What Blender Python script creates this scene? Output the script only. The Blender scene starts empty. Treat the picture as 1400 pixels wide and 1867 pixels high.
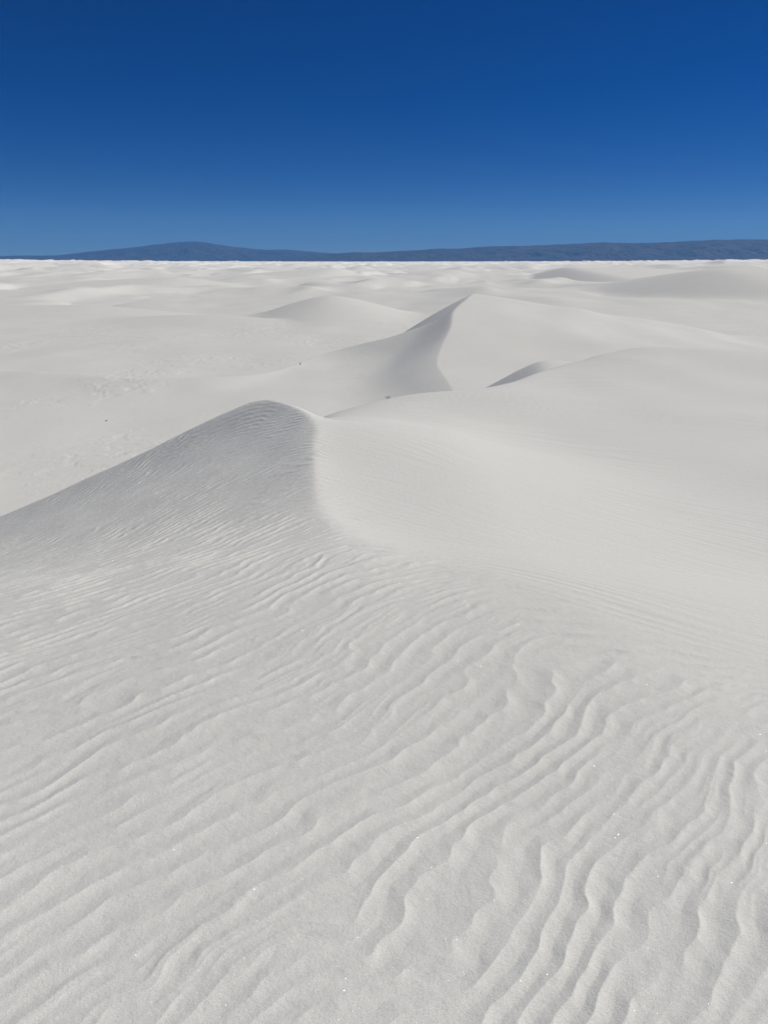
import bpy, math, random
import numpy as np

# ------------------------------------------------------------------ camera, sky, sun, exposure
S = bpy.context.scene
COL = S.collection
R = math.radians
SUN_EL, SUN_AZ = 47.0, 68.0          # azimuth measured clockwise from the view direction (+Y)
PITCH = 18.72

cam_d = bpy.data.cameras.new('camera')
cam = bpy.data.objects.new('camera', cam_d)
COL.objects.link(cam)
cam.location = (0, 0, 0)
cam.rotation_euler = (R(90 - PITCH), 0, 0)
cam_d.sensor_width = 36
cam_d.lens = 26
cam_d.clip_start = 0.05
cam_d.clip_end = 200000
S.camera = cam

W = bpy.data.worlds.new('World')
S.world = W
W.use_nodes = True
wn, wl = W.node_tree.nodes, W.node_tree.links
bg = wn['Background']
sky = wn.new('ShaderNodeTexSky')
sky.sky_type = 'NISHITA'
sky.sun_disc = False
sky.sun_elevation = R(SUN_EL)
sky.sun_rotation = R(SUN_AZ)
sky.altitude = 5000
sky.air_density = 1.2
sky.dust_density = 1.5
sky.ozone_density = 10.0
hs = wn.new('ShaderNodeHueSaturation')
hs.inputs['Hue'].default_value = 0.514
hs.inputs['Saturation'].default_value = 1.23
wl.new(sky.outputs['Color'], hs.inputs['Color'])
wl.new(hs.outputs['Color'], bg.inputs['Color'])
bg.inputs['Strength'].default_value = 0.044

sun_d = bpy.data.lights.new('sun', 'SUN')
sun_d.energy = 3.75
sun_d.angle = R(0.53)
sun_d.color = (1.0, 0.948, 0.845)
sun = bpy.data.objects.new('sun', sun_d)
COL.objects.link(sun)
sun.rotation_euler = (R(90 - SUN_EL), 0, R(180 - SUN_AZ))

S.view_settings.view_transform = 'Standard'
S.view_settings.look = 'None'
S.view_settings.exposure = 0.0
S.view_settings.gamma = 1.0
S.cycles.max_bounces = 6
S.cycles.diffuse_bounces = 3
S.cycles.volume_bounces = 1

# ------------------------------------------------------------------ noise
def _hash(ix, iy, seed):
    h = (ix.astype(np.int64) * 374761393 + iy.astype(np.int64) * 668265263 + seed * 974711) & 0xFFFFFFFF
    h = ((h ^ (h >> 13)) * 1274126177) & 0xFFFFFFFF
    h = ((h ^ (h >> 16)) * 2246822519) & 0xFFFFFFFF
    return h ^ (h >> 15)

def gnoise(x, y, seed=0):
    """2-D gradient noise, about -1..1"""
    x0 = np.floor(x); y0 = np.floor(y)
    fx = x - x0; fy = y - y0
    u = fx * fx * fx * (fx * (fx * 6 - 15) + 10)
    v = fy * fy * fy * (fy * (fy * 6 - 15) + 10)
    def g(dx, dy):
        a = _hash(x0 + dx, y0 + dy, seed).astype(np.float64) * (2 * np.pi / 4294967296.0)
        return np.cos(a) * (fx - dx) + np.sin(a) * (fy - dy)
    a = g(0, 0); b = g(1, 0); c = g(0, 1); d = g(1, 1)
    return 1.5 * ((a + u * (b - a)) * (1 - v) + (c + u * (d - c)) * v)

def fbm(x, y, n, seed=0, gain=0.5):
    r = 0; a = 1.0; f = 1.0
    for i in range(n):
        r = r + a * gnoise(x * f + 17.3 * i, y * f - 9.1 * i, seed + i)
        a *= gain; f *= 2.03
    return r

def sstep(x, a, b):
    t = np.clip((x - a) / (b - a), 0, 1)
    return t * t * (3 - 2 * t)

def smax(a, b, k):
    h = np.clip(0.5 + 0.5 * (a - b) / k, 0, 1)
    return b + (a - b) * h + k * h * (1 - h)

def pos(s, w):                     # rounded max(s, 0)
    return 0.5 * (s + np.sqrt(s * s + w * w)) - 0.0

def curve(x, xs, ys):
    """smooth (monotone-ish cubic) curve through points"""
    xs = np.asarray(xs, float); ys = np.asarray(ys, float)
    m = np.gradient(ys, xs)
    x = np.clip(x, xs[0], xs[-1])
    i = np.clip(np.searchsorted(xs, x) - 1, 0, len(xs) - 2)
    h = xs[i + 1] - xs[i]; t = (x - xs[i]) / h
    t2 = t * t; t3 = t2 * t
    return ((2*t3 - 3*t2 + 1) * ys[i] + (t3 - 2*t2 + t) * h * m[i] +
            (-2*t3 + 3*t2) * ys[i + 1] + (t3 - t2) * h * m[i + 1])

# ------------------------------------------------------------------ the lie of the sand (metres, camera at z = 0)
def ridge(x, y, ys, xc, zc, left, right, w, cap=None):
    """dune whose brink runs away from the viewer: steep on the left, gentle on the right"""
    c = curve(y, ys, xc); z = curve(y, ys, zc)
    s = x - c
    lo = pos(-s, w); hi = pos(s, w)
    if cap is not None:
        lo = lo - pos(lo - cap, cap * 0.35) * 0.85
    return z - left * lo - right * hi, s

FY = [-3, 0, 1, 2.4, 3, 4, 5, 6, 7, 8, 9, 9.6, 10.4]
def fore_dune(x, y):
    xc = [4.5, 3.2, 2.4, 1.5, 1.0, .45, -.18, -.54, -.68, -.78, -.87, -1.1, -1.9]
    zc = [-1.62, -1.58, -1.60, -1.69, -1.72, -1.78, -1.90, -1.99, -1.97, -1.91, -1.85, -1.79, -1.70]
    left = curve(y, [-3, 0, 1.5, 3, 5, 7, 9, 12], [.0, .02, .05, .09, .15, .27, .33, .34])
    right = curve(y, [-3, 0, 2, 4, 5.5, 7, 8.5, 12], [.06, .08, .11, .14, .19, .24, .28, .28])
    w = np.interp(y, [-3, 0, 2, 4, 5.3, 6.3, 7.5, 10], [2.5, 2.2, 1.8, .9, .15, .06, .04, .05])
    c = curve(y, FY, xc); z = curve(y, FY, zc)
    s = x - c
    h = z - left * (pos(-s, w) - .5 * w) * 1.0 - right * (pos(s, w) - .5 * w)
    # the far end of the dune drops away behind its brink
    ye = curve(x, [-12, -5.2, -3.4, -1.7, -1.2, -.85, -.4, 1.5, 4], [9.0, 9.5, 9.85, 10.15, 10.1, 9.6, 9.5, 10, 11])
    q = sstep(x, -1.5, .6)
    h = h - (.62 + (.40 - .62) * q - .012 * np.clip(x, 0, 5)) * pos(y - ye, .14 + .86 * q ** 2) - .30 * pos(y - 12.6, .8)
    # and away to the left, beyond the frame
    h = h - .06 * pos(-7 - x, 2)
    h = h - .10 * pos(-5 - y, 3)
    return h, s

def bench(x, y):
    h = -2.40 - .032 * y - .012 * pos(x - 14, 6) + .07 * fbm(x / 5, y / 8, 2, 5)
    # saddle running from the near dune's brink down into the bench
    sad = curve(y, [2, 5, 7, 9, 10, 12, 14, 16, 18, 20], [0, .10, .36, .68, .66, .43, .20, .05, 0, 0])
    h = h + sad * np.exp(-(pos(x + .6, .3) / 2.3) ** 2)
    ye = curve(x, [-14, -6, -3, -1.2, 0, 2.7, 4.9, 8, 10.2, 13.3, 20, 40],
                  [-2, 8.5, 13, 15.5, 17.3, 19.2, 23, 27, 28, 26.8, 25, 22])
    sl = curve(x, [-14, -3, 0, 3, 8, 14, 40], [.30, .30, .42, .5, .32, .22, .2])
    h = h - .55 * pos(curve(y, [0, 9, 13, 16, 20], [-1.0, -1.0, -1.0, -1.35, -2.2]) - x, np.interp(y, [9, 12, 16], [.15, .3, .6])) + .38 * np.exp(-((y - ye + .8) / 4.2) ** 2) * sstep(x, 5, 9.5)
    return h - sl * pos(y - ye, np.interp(x, [-14, -4, -1.5, 1, 5, 12, 40], [3, 2.0, .7, .4, .3, 1.2, 3]))

def mid_dune(x, y):
    # near part: steep shaded face with a winding brink
    ys = [26, 30, 34, 38, 42, 48, 54, 58, 62, 66, 72, 90]
    xc = [3.6, 3.2, 2.9, 2.7, 3.15, 4.2, 5.0, 6.1, 7.3, 8.2, 9.5, 13]
    zc = [-6.2, -5.6, -5.2, -4.95, -4.65, -3.95, -3.2, -2.75, -2.42, -2.9, -4.2, -7.5]
    c = curve(y, ys, xc); z = curve(y, ys, zc)
    s = x - c
    w = curve(y, [26, 34, 40, 46, 54, 62, 90], [2.4, 2.0, 1.2, .4, .2, .2, 1.0])
    lo = pos(-s, w) - .5 * w; hi = pos(s, w) - .5 * w
    right = curve(y, [26, 36, 45, 54, 62, 80], [.02, .03, .04, .09, .12, .10])
    ws = curve(y, [26, 33, 40, 48, 54, 58], [3.8, 4.0, 3.7, 2.8, 1.6, .6])
    apron = curve(y, [26, 36, 40, 44, 48, 52, 60], [.04, .09, .12, .17, .23, .26, .28])
    wr = .25 * ws
    steep = ws - pos(ws - lo, wr * 2) + .5 * (np.sqrt(ws * ws + 4 * wr * wr) - ws)
    rside = z - right * hi * (1 + .015 * hi) + .22 * sstep(hi, 1, 7) * fbm(x / 8, y / 12, 2, 19)
    ye = curve(x, [-24, -17, -11.4, -6.6, -4, .8, 3, 4.7, 5.6, 12, 30], [42, 41, 40, 46, 52.5, 53.6, 54.1, 54.6, 57, 60, 64])
    a = np.where(s < 0, z - apron * lo - .33 * steep, rside) - .50 * pos(y - ye, .3)
    # back part: long gentle tail behind the shaded face, falling from the summit
    yb = curve(x, [-30, -10, 0, 7.3, 12, 18, 30], [58, 60, 62, 63, 62, 60, 56])
    bz = curve(y, [48, 54, 58, 62, 66, 72, 90], [-6, -3.6, -2.80, -2.42, -2.9, -4.2, -7.5])
    tail = np.where(s < 0, bz - .46 * lo - .018 * np.minimum(lo, 20) ** 2, np.minimum(rside, bz - right * hi)) - .35 * pos(y - yb, .8)
    return np.maximum(a, tail), s

def small_slip(x, y):
    """little slip face in the hollow behind the bench"""
    ys = [18, 20, 22, 24, 26, 28, 31]
    xc = [5.4, 5.2, 5.05, 5.1, 5.4, 5.9, 7]
    zc = [-4.9, -3.9, -3.48, -3.31, -3.30, -4.0, -6.4]
    c = curve(y, ys, xc); z = curve(y, ys, zc)
    s = x - c
    return z - .55 * (pos(-s, .4) - .2) - .09 * (pos(s, .2) - .1)

def mound(x, y, x0, y0, zt, left, right, near, far, w, rot=0.0):
    """dune far off: peak at x0, y0 with four different slopes, rounded top"""
    c, s_ = math.cos(rot), math.sin(rot)
    dx = (x - x0) * c + (y - y0) * s_; dy = -(x - x0) * s_ + (y - y0) * c
    a = left * pos(-dx, w) + right * pos(dx, w)
    b = near * pos(-dy, w) + far * pos(dy, w)
    return zt - np.sqrt(a * a + b * b + .02)

def field(x, y):
    """the dune field out to the horizon"""
    r = np.hypot(x, y)
    # platform in front, with a low lip, then the wide flats
    ye = curve(x, [-120, -60, -22.7, -17, -11.4, -6.4, -3.9, .9, 7.3, 14, 30, 80],
                  [60, 48, 44, 42, 39.8, 44, 54, 58.5, 61, 58, 50, 40])
    plat = -6.15 + .10 * fbm(x / 11, y / 17, 3, 11) + .0 * x
    plat = plat + .30 * np.exp(-((y - ye + .6) / 3.0) ** 2) * sstep(-x, 4, 10)
    lip = sstep(y - ye, -1.0, 4.5)
    flat = -7.35 + 1.4 * sstep(x, 2, 26) * sstep(y, 20, 45) * (1 - sstep(y, 130, 240)) + .25 * fbm(x / 21, y / 30, 3, 12)
    h = plat * (1 - lip) + flat * lip
    # rolling dunes, leaning so that their steep side looks left
    amp = 3.6 * sstep(r, 130, 480) + 4.2 * sstep(r, 450, 2500)
    near_gap = 1.0
    def roll(px, py, sc, seed):
        n = fbm(px / sc, py / (sc * 1.25), 3, seed, .42)
        px2 = px - .34 * sc * n
        n = fbm(px2 / sc, py / (sc * 1.25), 3, seed, .42)
        return 1.0 - np.abs(n) * 1.5
    wl = .60 - .28 * sstep(r, 250, 900)
    d = wl * roll(x + 31, y + 12, 74, 21) + (1 - wl) * roll(x - 90, y + 55, 210, 31)
    h = h + amp * (d - .45)
    # small dunes with a short steep left side
    def lean(px, py, sc, ky, seed, k):
        n = fbm(px / sc, py / (sc * ky), 2, seed, .45)
        n = fbm((px - k * sc * n) / sc, py / (sc * ky), 2, seed, .45)
        return np.clip(n + .15, -.2, 2)
    h = h + 1.9 * sstep(r, 85, 170) * lean(x, y, 30, 1.5, 41, .33)
    h = h + 1.0 * sstep(r, 95, 220) * gnoise(x / 60, y / 85, 48)
    h = h + 2.6 * sstep(r, 180, 450) * lean(x, y, 62, 1.3, 45, .36)
    # ground rises a little to the sides, far out
    az = np.arctan2(x, np.maximum(y, 1e-3))
    h = h + np.clip(r - 150, 0, 1400) * .0050 * np.clip(np.abs(az) / .48, 0, 1.3) ** 1.6
    # named dunes of the middle distance
    h = smax(h, mound(x, y, -8, 112, -3.85, .32, .27, .14, .3, 2.4, .1), .6)
    h = smax(h, mound(x, y, 64, 150, -.7, .30, .04, .11, .1, 3.5, .12), .8)
    h = smax(h, mound(x, y, -20, 330, -2.3, .07, .30, .09, .1, 2.0, -.3), .6)
    h = smax(h, mound(x, y, 72, 310, -1.8, .42, .03, .05, .1, 2.0, .1), .6)
    h = smax(h, mound(x, y, -44, 112, -5.75, .02, .09, .085, .26, 1.5, -.10), .3)
    h = smax(h, mound(x, y, -22, 98, -6.2, .06, .07, .09, .24, 1.5, -.30), .3)
    h = smax(h, mound(x, y, -62, 235, -4.2, .05, .16, .08, .12, 2.0, -.2), .5)
    return h

def crust(x, y):
    """patches of broken crust and scour on the flats between the dunes"""
    m = (.10 + .90 * sstep(fbm(x / 10, y / 14, 3, 51), -.1, .6)) * sstep(y, 17, 27)
    a = fbm(x / 1.5 + .8 * gnoise(x / 1.1, y / 1.1, 3), y / 1.5, 4, 52, .62)
    ledge = sstep(a, .10, .22) + .7 * sstep(a, -.35, -.25)
    return m * (.015 * ledge + .010 * a)

def ripples(x, y, s_crest):
    """wind ripples: phase follows the turn of the wind round the crest; phase vortices give the forks"""
    sx = (x - 1.5) * .874 + (y - 2.4) * .486
    t = -(x - 1.5) * .486 + (y - 2.4) * .874
    gs = np.array([-14, -6, -3, -2.1, -1.6, -1.0, -.5, -.15, .1, .5, 1.2, 2.5, 6, 14])
    gp = np.tan(np.radians([8, 9, 12, 15, 19, 24, 20, 4, -10, -30, -50, -58, -60, -60]))
    fine = np.linspace(-14, 14, 1401)
    gf = np.interp(fine, gs, gp)
    gf = np.convolve(np.pad(gf, 15, mode='edge'), np.ones(31) / 31, 'valid')
    G = np.concatenate([[0], np.cumsum((gf[1:] + gf[:-1]) * .5 * .02)])
    g = np.interp(np.clip(sx, -14, 14), fine, G)
    wob = .13 * gnoise(x / 1.1, y / 1.1, 61) + .065 * gnoise(x / .42, y / .42, 62) + .026 * gnoise(x / .17, y / .17, 60) + .011 * gnoise(x / .075, y / .075, 59)
    phi = t - g + wob
    p0 = np.interp(-1.18, fine, G)
    ph_ = phi - (-.48 - p0)          # 0 where the ripples are closest together
    tab = np.linspace(-6, 30, 3601)
    dens = .125 * np.interp(tab, [-1, 0, .5, 1.2, 3], [1/.088, 1/.090, 1/.105, 1/.135, 1/.125])
    phi = np.interp(ph_, tab, np.cumsum(dens) * .01)
    c, s = math.cos(math.radians(47)), math.sin(math.radians(47))
    al = x * c + y * s; ac = -x * s + y * c
    def train(lam, sa, sc, bias, seed, off):
        n1 = gnoise(al / sa + off, ac / sc, seed) + bias
        n2 = gnoise(al / sa + 40, ac / sc - 13 + off, seed + 1)
        ph = np.arctan2(n2, n1)
        mag = np.clip(np.hypot(n1, n2) * 2.0, 0, 1)
        f = (phi / lam + ph / (2 * math.pi)) % 1.0
        # long rise on the windward side, sharp crest, lee that flattens into the trough
        k = .50
        lee = np.clip((f - (1 - k)) / k, 0, 1) ** 2.5
        up = np.clip(1 - f / (1 - k), 0, 1) ** 1.12
        return np.maximum(lee, up) * mag
    p1 = train(.118, .80, .25, .30, 63, 0)
    p2 = train(.078, .34, .16, .10, 67, 7)
    m2 = sstep(gnoise(x / .8, y / .8, 69), -.15, .45)
    return p1 * (1 - .45 * m2) + .50 * p2 * m2, sx

def surface(x, y, detail=True):
    x = np.asarray(x, float); y = np.asarray(y, float)
    r = np.hypot(x, y)
    h = np.empty_like(x)
    kind = np.zeros(x.shape, np.int8)
    far = r > 95
    h[far] = field(x[far], y[far])
    n = ~far
    X, Y = x[n], y[n]
    base = field(X, Y)
    if detail:
        base = base + crust(X, Y) * sstep(Y, 6, 14)
    md, ms = mid_dune(X, Y)
    ss = small_slip(X, Y)
    bn = bench(X, Y)
    fd, fs = fore_dune(X, Y)
    h2 = smax(base, md, .6)
    kn = np.where(md > base - .05, 2, 0).astype(np.int8)
    h3 = smax(h2, smax(bn, ss, .12), .35)
    kn = np.where(smax(bn, ss, .12) > h2, 0, kn)
    if detail:
        wm = sstep(gnoise(X / 3.1, Y / 4.3, 81), -.3, .5) * sstep(Y, 7, 11) * (1 - sstep(Y, 40, 60)) * sstep(h3, -4.6, -3.6)
        q_ = (Y + .25 * X) / .34 + 1.4 * gnoise(X / 1.7, Y / 1.7, 82)
        h3 = h3 + wm * .009 * gnoise(q_, X / 2.2, 83) + .02 * wm * gnoise(X / 1.9, Y / 2.6, 84)
    out = smax(h3, fd, .22 + .70 * sstep(X, -1.0, 1.2))
    kn = np.where(fd > h3, 1, kn)
    if detail:
        rr = r[n]
        q = rr < 40
        A, B = X[q], Y[q]
        prof, sx = ripples(A, B, fs[q])
        fsq = fs[q]
        onf = sstep(fd[q] - h3[q], -.06, .06)
        # strong on the near side and the left flank, dying out on the sheltered right flank
        fade = 1 - sstep(fsq + .25 * gnoise(A / .7, B / .7, 71) * (1 - sstep(B, 6, 7.5)), .0, curve(B, [0, 2, 3.2, 5, 7, 10], [1.9, 1.3, 1.0, .85, .40, .12]))
        amp = .0112 * fade * (1 + .15 * sstep(B, 3, 5)) * (1 - .12 * sstep(B, 6.5, 8.5))
        amp = amp * (.82 + .28 * gnoise(A / 1.3, B / 1.3, 72)) * onf
        # faint long streaks on the right flank
        st = gnoise((A * .55 + B * .83) / .10 + 1.5 * gnoise(A / 1.5, B / 1.5, 74), (A * .83 - B * .55) / 1.6, 73)
        streak = .0048 * (1 - np.abs(st)) ** 2 * (1 - fade) * (.4 + .6 * sstep(gnoise(A / 2, B / 2, 75), -.2, .5))
        lump = .012 * gnoise(A / .55, B / .55, 76) * fade * onf
        tmp = out[q] + amp * prof + streak + lump * .5
        out[q] = tmp
    h[n] = out
    kind[n] = kn
    return h, kind

# ------------------------------------------------------------------ materials
def new_mat(name):
    m = bpy.data.materials.new(name); m.use_nodes = True
    nt = m.node_tree
    return m, nt.nodes, nt.links, nt.nodes['Principled BSDF']

def sand_material():
    m, n, l, b = new_mat('gypsum_sand')
    b.inputs['Roughness'].default_value = .9
    b.inputs['Specular IOR Level'].default_value = .3
    geo = n.new('ShaderNodeNewGeometry')
    # broad tone drift and grain in the sand itself, then painted brightness far out
    big = n.new('ShaderNodeTexNoise'); big.inputs['Scale'].default_value = .35; big.inputs['Detail'].default_value = 5
    gr = n.new('ShaderNodeTexNoise'); gr.inputs['Scale'].default_value = 330; gr.inputs['Detail'].default_value = 3
    l.new(geo.outputs['Position'], big.inputs['Vector']); l.new(geo.outputs['Position'], gr.inputs['Vector'])
    r1 = n.new('ShaderNodeValToRGB')
    r1.color_ramp.elements[0].position = .3; r1.color_ramp.elements[0].color = (.745, .750, .705, 1)
    r1.color_ramp.elements[1].position = .7; r1.color_ramp.elements[1].color = (.775, .780, .742, 1)
    l.new(big.outputs['Fac'], r1.inputs['Fac'])
    r2 = n.new('ShaderNodeValToRGB')
    r2.color_ramp.elements[0].position = .25; r2.color_ramp.elements[0].color = (.62, .62, .62, 1)
    r2.color_ramp.elements[1].position = .75; r2.color_ramp.elements[1].color = (1, 1, 1, 1)
    l.new(gr.outputs['Fac'], r2.inputs['Fac'])
    mx = n.new('ShaderNodeMix'); mx.data_type = 'RGBA'; mx.blend_type = 'MULTIPLY'
    mx.inputs[0].default_value = .8
    l.new(r1.outputs['Color'], mx.inputs[6]); l.new(r2.outputs['Color'], mx.inputs[7])
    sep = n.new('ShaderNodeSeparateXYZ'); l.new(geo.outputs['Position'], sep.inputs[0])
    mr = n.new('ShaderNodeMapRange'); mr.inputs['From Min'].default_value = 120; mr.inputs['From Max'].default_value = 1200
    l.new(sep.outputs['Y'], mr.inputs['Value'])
    mw = n.new('ShaderNodeMix'); mw.data_type = 'RGBA'; mw.inputs[7].default_value = (.83, .825, .80, 1)  # whiter with distance: the bright look of far slopes put into the colour
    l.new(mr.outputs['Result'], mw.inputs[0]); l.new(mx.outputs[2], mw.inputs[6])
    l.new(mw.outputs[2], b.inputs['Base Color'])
    # grain relief
    g2 = n.new('ShaderNodeTexNoise'); g2.inputs['Scale'].default_value = 300; g2.inputs['Detail'].default_value = 4
    l.new(geo.outputs['Position'], g2.inputs['Vector'])
    bp = n.new('ShaderNodeBump'); bp.inputs['Strength'].default_value = .5; bp.inputs['Distance'].default_value = .0012
    l.new(g2.outputs['Fac'], bp.inputs['Height'])
    g3 = n.new('ShaderNodeTexNoise'); g3.inputs['Scale'].default_value = 24; g3.inputs['Detail'].default_value = 6
    g3.inputs['Roughness'].default_value = .68
    l.new(geo.outputs['Position'], g3.inputs['Vector'])
    b3 = n.new('ShaderNodeBump'); b3.inputs['Strength'].default_value = .7; b3.inputs['Distance'].default_value = .006
    l.new(g3.outputs['Fac'], b3.inputs['Height']); l.new(bp.outputs['Normal'], b3.inputs['Normal'])
    l.new(b3.outputs['Normal'], b.inputs['Normal'])
    # sparse clear crystals that flash where a facet happens to face the sun
    vo = n.new('ShaderNodeTexVoronoi'); vo.inputs['Scale'].default_value = 185
    l.new(geo.outputs['Position'], vo.inputs['Vector'])
    lt = n.new('ShaderNodeMath'); lt.operation = 'LESS_THAN'; lt.inputs[1].default_value = .09
    l.new(vo.outputs['Distance'], lt.inputs[0])
    wn_ = n.new('ShaderNodeTexWhiteNoise'); wn_.noise_dimensions = '3D'
    l.new(vo.outputs['Position'], wn_.inputs['Vector'])
    sub = n.new('ShaderNodeVectorMath'); sub.operation = 'SUBTRACT'; sub.inputs[1].default_value = (.5, .5, .5)
    l.new(wn_.outputs['Color'], sub.inputs[0])
    mul = n.new('ShaderNodeVectorMath'); mul.operation = 'SCALE'; mul.inputs['Scale'].default_value = 1.7
    l.new(sub.outputs[0], mul.inputs[0])
    add = n.new('ShaderNodeVectorMath'); add.operation = 'ADD'
    l.new(geo.outputs['Normal'], add.inputs[0]); l.new(mul.outputs[0], add.inputs[1])
    nm = n.new('ShaderNodeVectorMath'); nm.operation = 'NORMALIZE'; l.new(add.outputs[0], nm.inputs[0])
    gl = n.new('ShaderNodeBsdfGlossy'); gl.inputs['Roughness'].default_value = .27
    gl.inputs['Color'].default_value = (.9, .9, .9, 1)
    l.new(nm.outputs[0], gl.inputs['Normal'])
    ms = n.new('ShaderNodeMixShader')
    fm = n.new('ShaderNodeMath'); fm.operation = 'MULTIPLY'; fm.inputs[1].default_value = .35
    l.new(lt.outputs[0], fm.inputs[0]); l.new(fm.outputs[0], ms.inputs[0])
    l.new(b.outputs[0], ms.inputs[1]); l.new(gl.outputs[0], ms.inputs[2])
    l.new(ms.outputs[0], n['Material Output'].inputs['Surface'])
    return m

def rock_material():
    m, n, l, b = new_mat('desert_rock')
    b.inputs['Roughness'].default_value = .95
    geo = n.new('ShaderNodeNewGeometry')
    t = n.new('ShaderNodeTexNoise'); t.inputs['Scale'].default_value = .0016; t.inputs['Detail'].default_value = 8
    l.new(geo.outputs['Position'], t.inputs['Vector'])
    r = n.new('ShaderNodeValToRGB')
    r.color_ramp.elements[0].position = .35; r.color_ramp.elements[0].color = (.020, .019, .019, 1)
    r.color_ramp.elements[1].position = .70; r.color_ramp.elements[1].color = (.050, .041, .037, 1)
    l.new(t.outputs['Fac'], r.inputs['Fac'])
    # bare pale rock round the highest summit
    sp = n.new('ShaderNodeSeparateXYZ'); l.new(geo.outputs['Position'], sp.inputs[0])
    mr = n.new('ShaderNodeMapRange'); mr.inputs['From Min'].default_value = 610; mr.inputs['From Max'].default_value = 760
    mr.inputs['To Max'].default_value = .8
    l.new(sp.outputs['Z'], mr.inputs['Value'])
    mx = n.new('ShaderNodeMix'); mx.data_type = 'RGBA'; mx.inputs[7].default_value = (.34, .28, .25, 1)
    l.new(mr.outputs['Result'], mx.inputs[0]); l.new(r.outputs['Color'], mx.inputs[6])
    l.new(mx.outputs[2], b.inputs['Base Color'])
    return m

def plant_material():
    m, n, l, b = new_mat('dry_stems')
    b.inputs['Roughness'].default_value = .9
    oi = n.new('ShaderNodeNewGeometry')
    t = n.new('ShaderNodeTexNoise'); t.inputs['Scale'].default_value = 30
    l.new(oi.outputs['Position'], t.inputs['Vector'])
    r = n.new('ShaderNodeValToRGB')
    r.color_ramp.elements[0].color = (.06, .05, .03, 1); r.color_ramp.elements[1].color = (.16, .13, .08, 1)
    l.new(t.outputs['Fac'], r.inputs['Fac']); l.new(r.outputs['Color'], b.inputs['Base Color'])
    return m

SAND, ROCK, STEM = sand_material(), rock_material(), plant_material()

# ------------------------------------------------------------------ mesh builders
def grid_mesh(name, V, N, quads, mat):
    used = np.unique(quads)
    remap = np.full(len(V), -1, np.int64); remap[used] = np.arange(len(used))
    q = remap[quads]; v = V[used]; nn = N[used]
    me = bpy.data.meshes.new(name)
    me.vertices.add(len(v)); me.vertices.foreach_set('co', v.astype(np.float32).ravel())
    me.loops.add(q.size); me.loops.foreach_set('vertex_index', q.astype(np.int32).ravel())
    me.polygons.add(len(q))
    me.polygons.foreach_set('loop_start', np.arange(0, q.size, 4, dtype=np.int32))
    me.polygons.foreach_set('use_smooth', np.ones(len(q), bool))
    me.update(calc_edges=True)
    me.materials.append(mat)
    me.normals_split_custom_set_from_vertices(nn.astype(np.float32))
    o = bpy.data.objects.new(name, me); COL.objects.link(o)
    return o

def grid_normals(P):
    """normals of an (nr, na, 3) grid, periodic in the second axis when closed"""
    du = np.gradient(P, axis=0); dv = np.gradient(P, axis=1)
    n = np.cross(dv, du)
    n = n / np.maximum(np.linalg.norm(n, axis=2, keepdims=True), 1e-12)
    n[n[..., 2] < 0] *= -1
    return n

def label(o, text, cat, kind=None, group=None):
    o['label'] = text; o['category'] = cat
    if kind: o['kind'] = kind
    if group: o['group'] = group

# ------------------------------------------------------------------ the sand: one surface, cut along the dune feet
def geom(a, b, k):
    n = int(math.ceil(math.log(b / a) / math.log(k)))
    return list(a * (b / a) ** (np.arange(n) / n))
rad = np.array([.02] + geom(.3, .9, 1.02) + geom(.9, 3, 1.0036) + geom(3, 11, 1.0027) + geom(11, 14, 1.0036) + geom(14, 130, 1.0062) + geom(130, 6000, 1.011) + geom(6000, 15000, 1.06) + [15000])
az = np.concatenate([np.arange(-180, -50, 3.0), np.arange(-50, -39, .4), np.arange(-39, 39, .092), np.arange(39, 50, .4), np.arange(50, 180.01, 3.0)])
AZ = np.radians(az)
RR, AA = np.meshgrid(rad, AZ, indexing='ij')
GX, GY = RR * np.sin(AA), RR * np.cos(AA)
GZ, GK = surface(GX, GY)
GZ[:, -1] = GZ[:, 0]; GK[:, -1] = GK[:, 0]
P = np.stack([GX, GY, GZ], axis=2)
NRM = grid_normals(P)
NRM[:, 0] = NRM[:, 1]; NRM[:, -1] = NRM[:, -2]
nr, na = GX.shape
idx = np.arange(nr * na).reshape(nr, na)
Q = np.stack([idx[:-1, :-1], idx[:-1, 1:], idx[1:, 1:], idx[1:, :-1]], axis=2).reshape(-1, 4)
QK = GK[:-1, :-1].ravel()
PV, NV = P.reshape(-1, 3), NRM.reshape(-1, 3)
o = grid_mesh('sand_dune', PV, NV, Q[QK == 1], SAND)
label(o, 'near white sand dune covered in wind ripples, with a rounded far brink', 'dune', 'structure')
o = grid_mesh('sand_dune', PV, NV, Q[QK == 2], SAND)
label(o, 'white dune beyond the rippled one, with a grey shaded slip face and sharp winding brink', 'dune', 'structure')
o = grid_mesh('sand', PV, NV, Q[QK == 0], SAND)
label(o, 'open field of low white gypsum dunes and flats reaching to the horizon', 'sand', 'structure')

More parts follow.
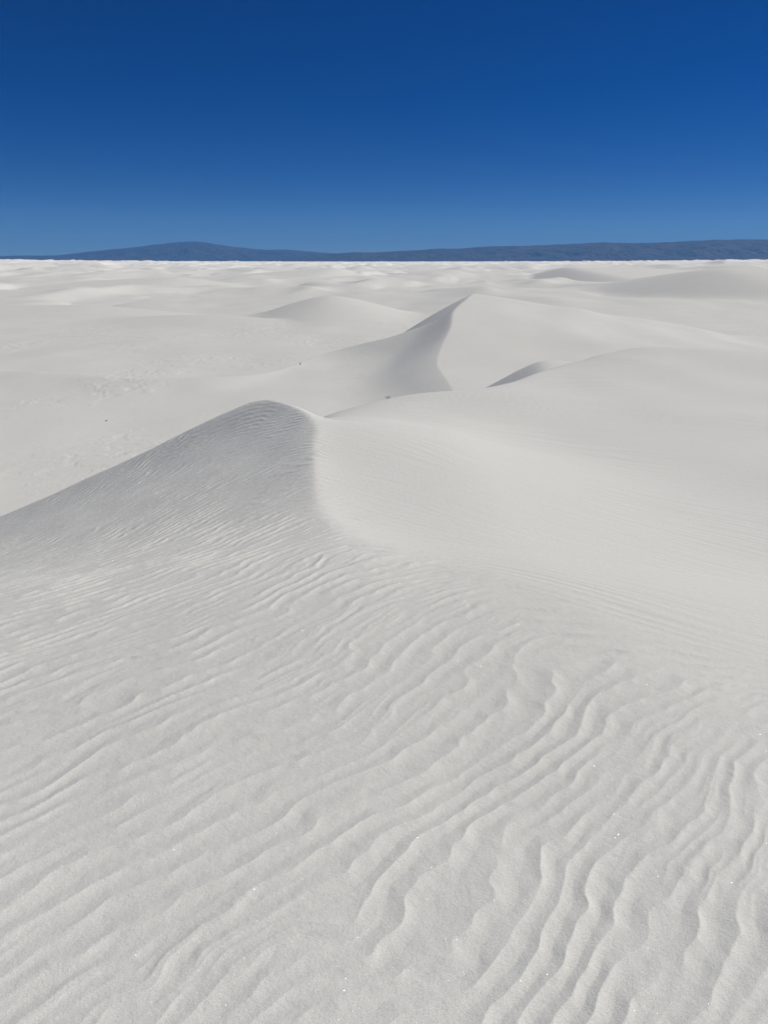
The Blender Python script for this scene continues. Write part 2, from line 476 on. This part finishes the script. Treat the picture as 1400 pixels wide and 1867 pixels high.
# ------------------------------------------------------------------ mountains
F = 1400 / 36 * 26 * 1867 / 1400
def mountain(name, us, vs, r0, depth, seed, text, rough):
    """range whose skyline follows bearings and elevation angles taken from the place"""
    P_ = R(PITCH)
    azs, els = [], []
    for u, v in zip(us, vs):
        X = (u - 700) / F; Y = (933.5 - v) / F
        fy = math.cos(P_) + Y * math.sin(P_); fz = -math.sin(P_) + Y * math.cos(P_)
        azs.append(math.atan2(X, fy)); els.append(fz / math.hypot(X, fy))
    a = np.linspace(azs[0], azs[-1], 900); tt = np.linspace(0, 1, 110)
    TT, A = np.meshgrid(tt, a, indexing='ij')
    rr = r0 + depth * TT
    x, y = rr * np.sin(A), rr * np.cos(A)
    top = curve(A, azs, els) * (r0 + depth * .5)
    top = np.maximum(top, 4)
    env = np.clip(1 - np.abs(TT - .5) * 2, 0, 1)
    rdg = 1 - np.abs(fbm(x / (depth * .16), y / (depth * .22), 5, seed, .55)) * 1.3
    h = top * (env ** .85) * (1 - rough * (1 - env) * (1 - rdg) * 2.0)
    h = h + top * .05 * fbm(x / (depth * .05), y / (depth * .05), 2, seed + 9) * .35 * sstep(env, 0, .3)
    Pm = np.stack([x, y, h - 12 * (1 - env)], axis=2)
    Nm = grid_normals(Pm)
    n0, n1 = x.shape
    ii = np.arange(n0 * n1).reshape(n0, n1)
    q = np.stack([ii[:-1, :-1], ii[:-1, 1:], ii[1:, 1:], ii[1:, :-1]], axis=2).reshape(-1, 4)
    o = grid_mesh(name, Pm.reshape(-1, 3), Nm.reshape(-1, 3), q, ROCK)
    label(o, text, 'mountain', 'structure')

mountain('mountain', [-260, -120, 0, 30, 110, 160, 200, 250, 300, 340, 370, 400, 440, 480, 520, 560, 600, 640, 720, 800, 900],
         [474, 470, 467, 466, 465, 459, 455, 450, 444, 440, 441, 446, 451, 455, 455, 458, 461, 463, 470, 475, 479],
         22000, 7000, 81, 'hazy blue mountain with one broad peak, rising behind the dunes', .32)
mountain('mountain', [470, 540, 600, 640, 680, 720, 760, 800, 840, 870, 950, 1000, 1050, 1100, 1150, 1240, 1300, 1400, 1520, 1700],
         [479, 470, 464, 460, 460, 458, 456, 453, 453, 450, 448, 446, 444, 442, 443, 440, 437, 436, 433, 437],
         16500, 4500, 91, 'long flat-topped blue mountain range, highest at its end away from the peak', .25)

# ------------------------------------------------------------------ air
def haze_box():
    x0, x1, y0, y1, z0, z1 = -32000, 32000, -16000, 32000, -40, 800
    me = bpy.data.meshes.new('haze')
    v = [(x, y, z) for z in (z0, z1) for y in (y0, y1) for x in (x0, x1)]
    f = [(0, 2, 3, 1), (4, 5, 7, 6), (0, 1, 5, 4), (2, 6, 7, 3), (0, 4, 6, 2), (1, 3, 7, 5)]
    me.from_pydata(v, [], f)
    m = bpy.data.materials.new('haze'); m.use_nodes = True
    nt = m.node_tree; nt.nodes.remove(nt.nodes['Principled BSDF'])
    pv = nt.nodes.new('ShaderNodeVolumePrincipled')
    pv.inputs['Color'].default_value = (.14, .45, 1.0, 1)
    pv.inputs['Density'].default_value = 2.3e-5
    pv.inputs['Anisotropy'].default_value = 0.0
    nt.links.new(pv.outputs[0], nt.nodes['Material Output'].inputs['Volume'])
    me.materials.append(m)
    o = bpy.data.objects.new('haze', me); COL.objects.link(o)
    label(o, 'thin blue haze in the air before the far mountains', 'haze', 'stuff')
haze_box()

# ------------------------------------------------------------------ dry plants on the flats
def tuft(name, seed, n, height, spread, text):
    rng = random.Random(seed)
    v, f = [], []
    for _ in range(n):
        a = rng.uniform(0, 2 * math.pi); d = spread * .25 * math.sqrt(rng.random())
        lean = rng.uniform(.1, .9) * spread; hh = height * rng.uniform(.5, 1.0); w = .002 + .003 * rng.random()
        p0 = (d * math.cos(a), d * math.sin(a), -.02)
        p1 = (p0[0] + .45 * lean * math.cos(a), p0[1] + .45 * lean * math.sin(a), .65 * hh)
        p2 = (p0[0] + lean * math.cos(a + .3), p0[1] + lean * math.sin(a + .3), hh)
        i = len(v)
        for p, ww in ((p0, w), (p1, w * .8), (p2, w * .2)):
            for k in range(3):
                b = a + k * 2.094
                v.append((p[0] + ww * math.cos(b), p[1] + ww * math.sin(b), p[2]))
        for j in (0, 3):
            for k in range(3):
                f.append((i + j + k, i + j + (k + 1) % 3, i + j + 3 + (k + 1) % 3, i + j + 3 + k))
        f.append((i + 6, i + 7, i + 8))
    me = bpy.data.meshes.new(name); me.from_pydata(v, [], f); me.materials.append(STEM)
    o = bpy.data.objects.new(name, me); COL.objects.link(o)
    return o
PLANTS = [
    # x, y, number of stems, height, spread, label
    (-11.4, 30.0, 26, .05, .09, 'small dark dry tuft alone on cracked crust beside the rippled dune'),
    (-11.7, 41.2, 30, .10, .06, 'tiny dark tuft on the sand lip between the two flats'),
    (-5.2, 46.5, 30, .16, .05, 'thin upright dry plant at the tail of the shaded dune'),
    (0.2, 33.5, 26, .16, .24, 'pale leafless twiggy bush at the foot of the shaded slip face'),
    (-52, 128, 90, .35, .60, 'low dark bush on the scour beyond the long low dune'),
    (-47, 128, 70, .25, .90, 'sprawling low dry bush next to a darker one on the scour'),
    (-290, 690, 120, 2.2, 2.6, 'distant round dark bush just below the skyline'),
]
for k, (x, y, n, hh, sp, text) in enumerate(PLANTS):
    o = tuft('dry_bush', 500 + k, n, hh, sp, text)
    z, _ = surface(np.array([x]), np.array([y]))
    o.location = (x, y, float(z[0]))
    label(o, text, 'bush', group='dry bushes scattered on the sand')
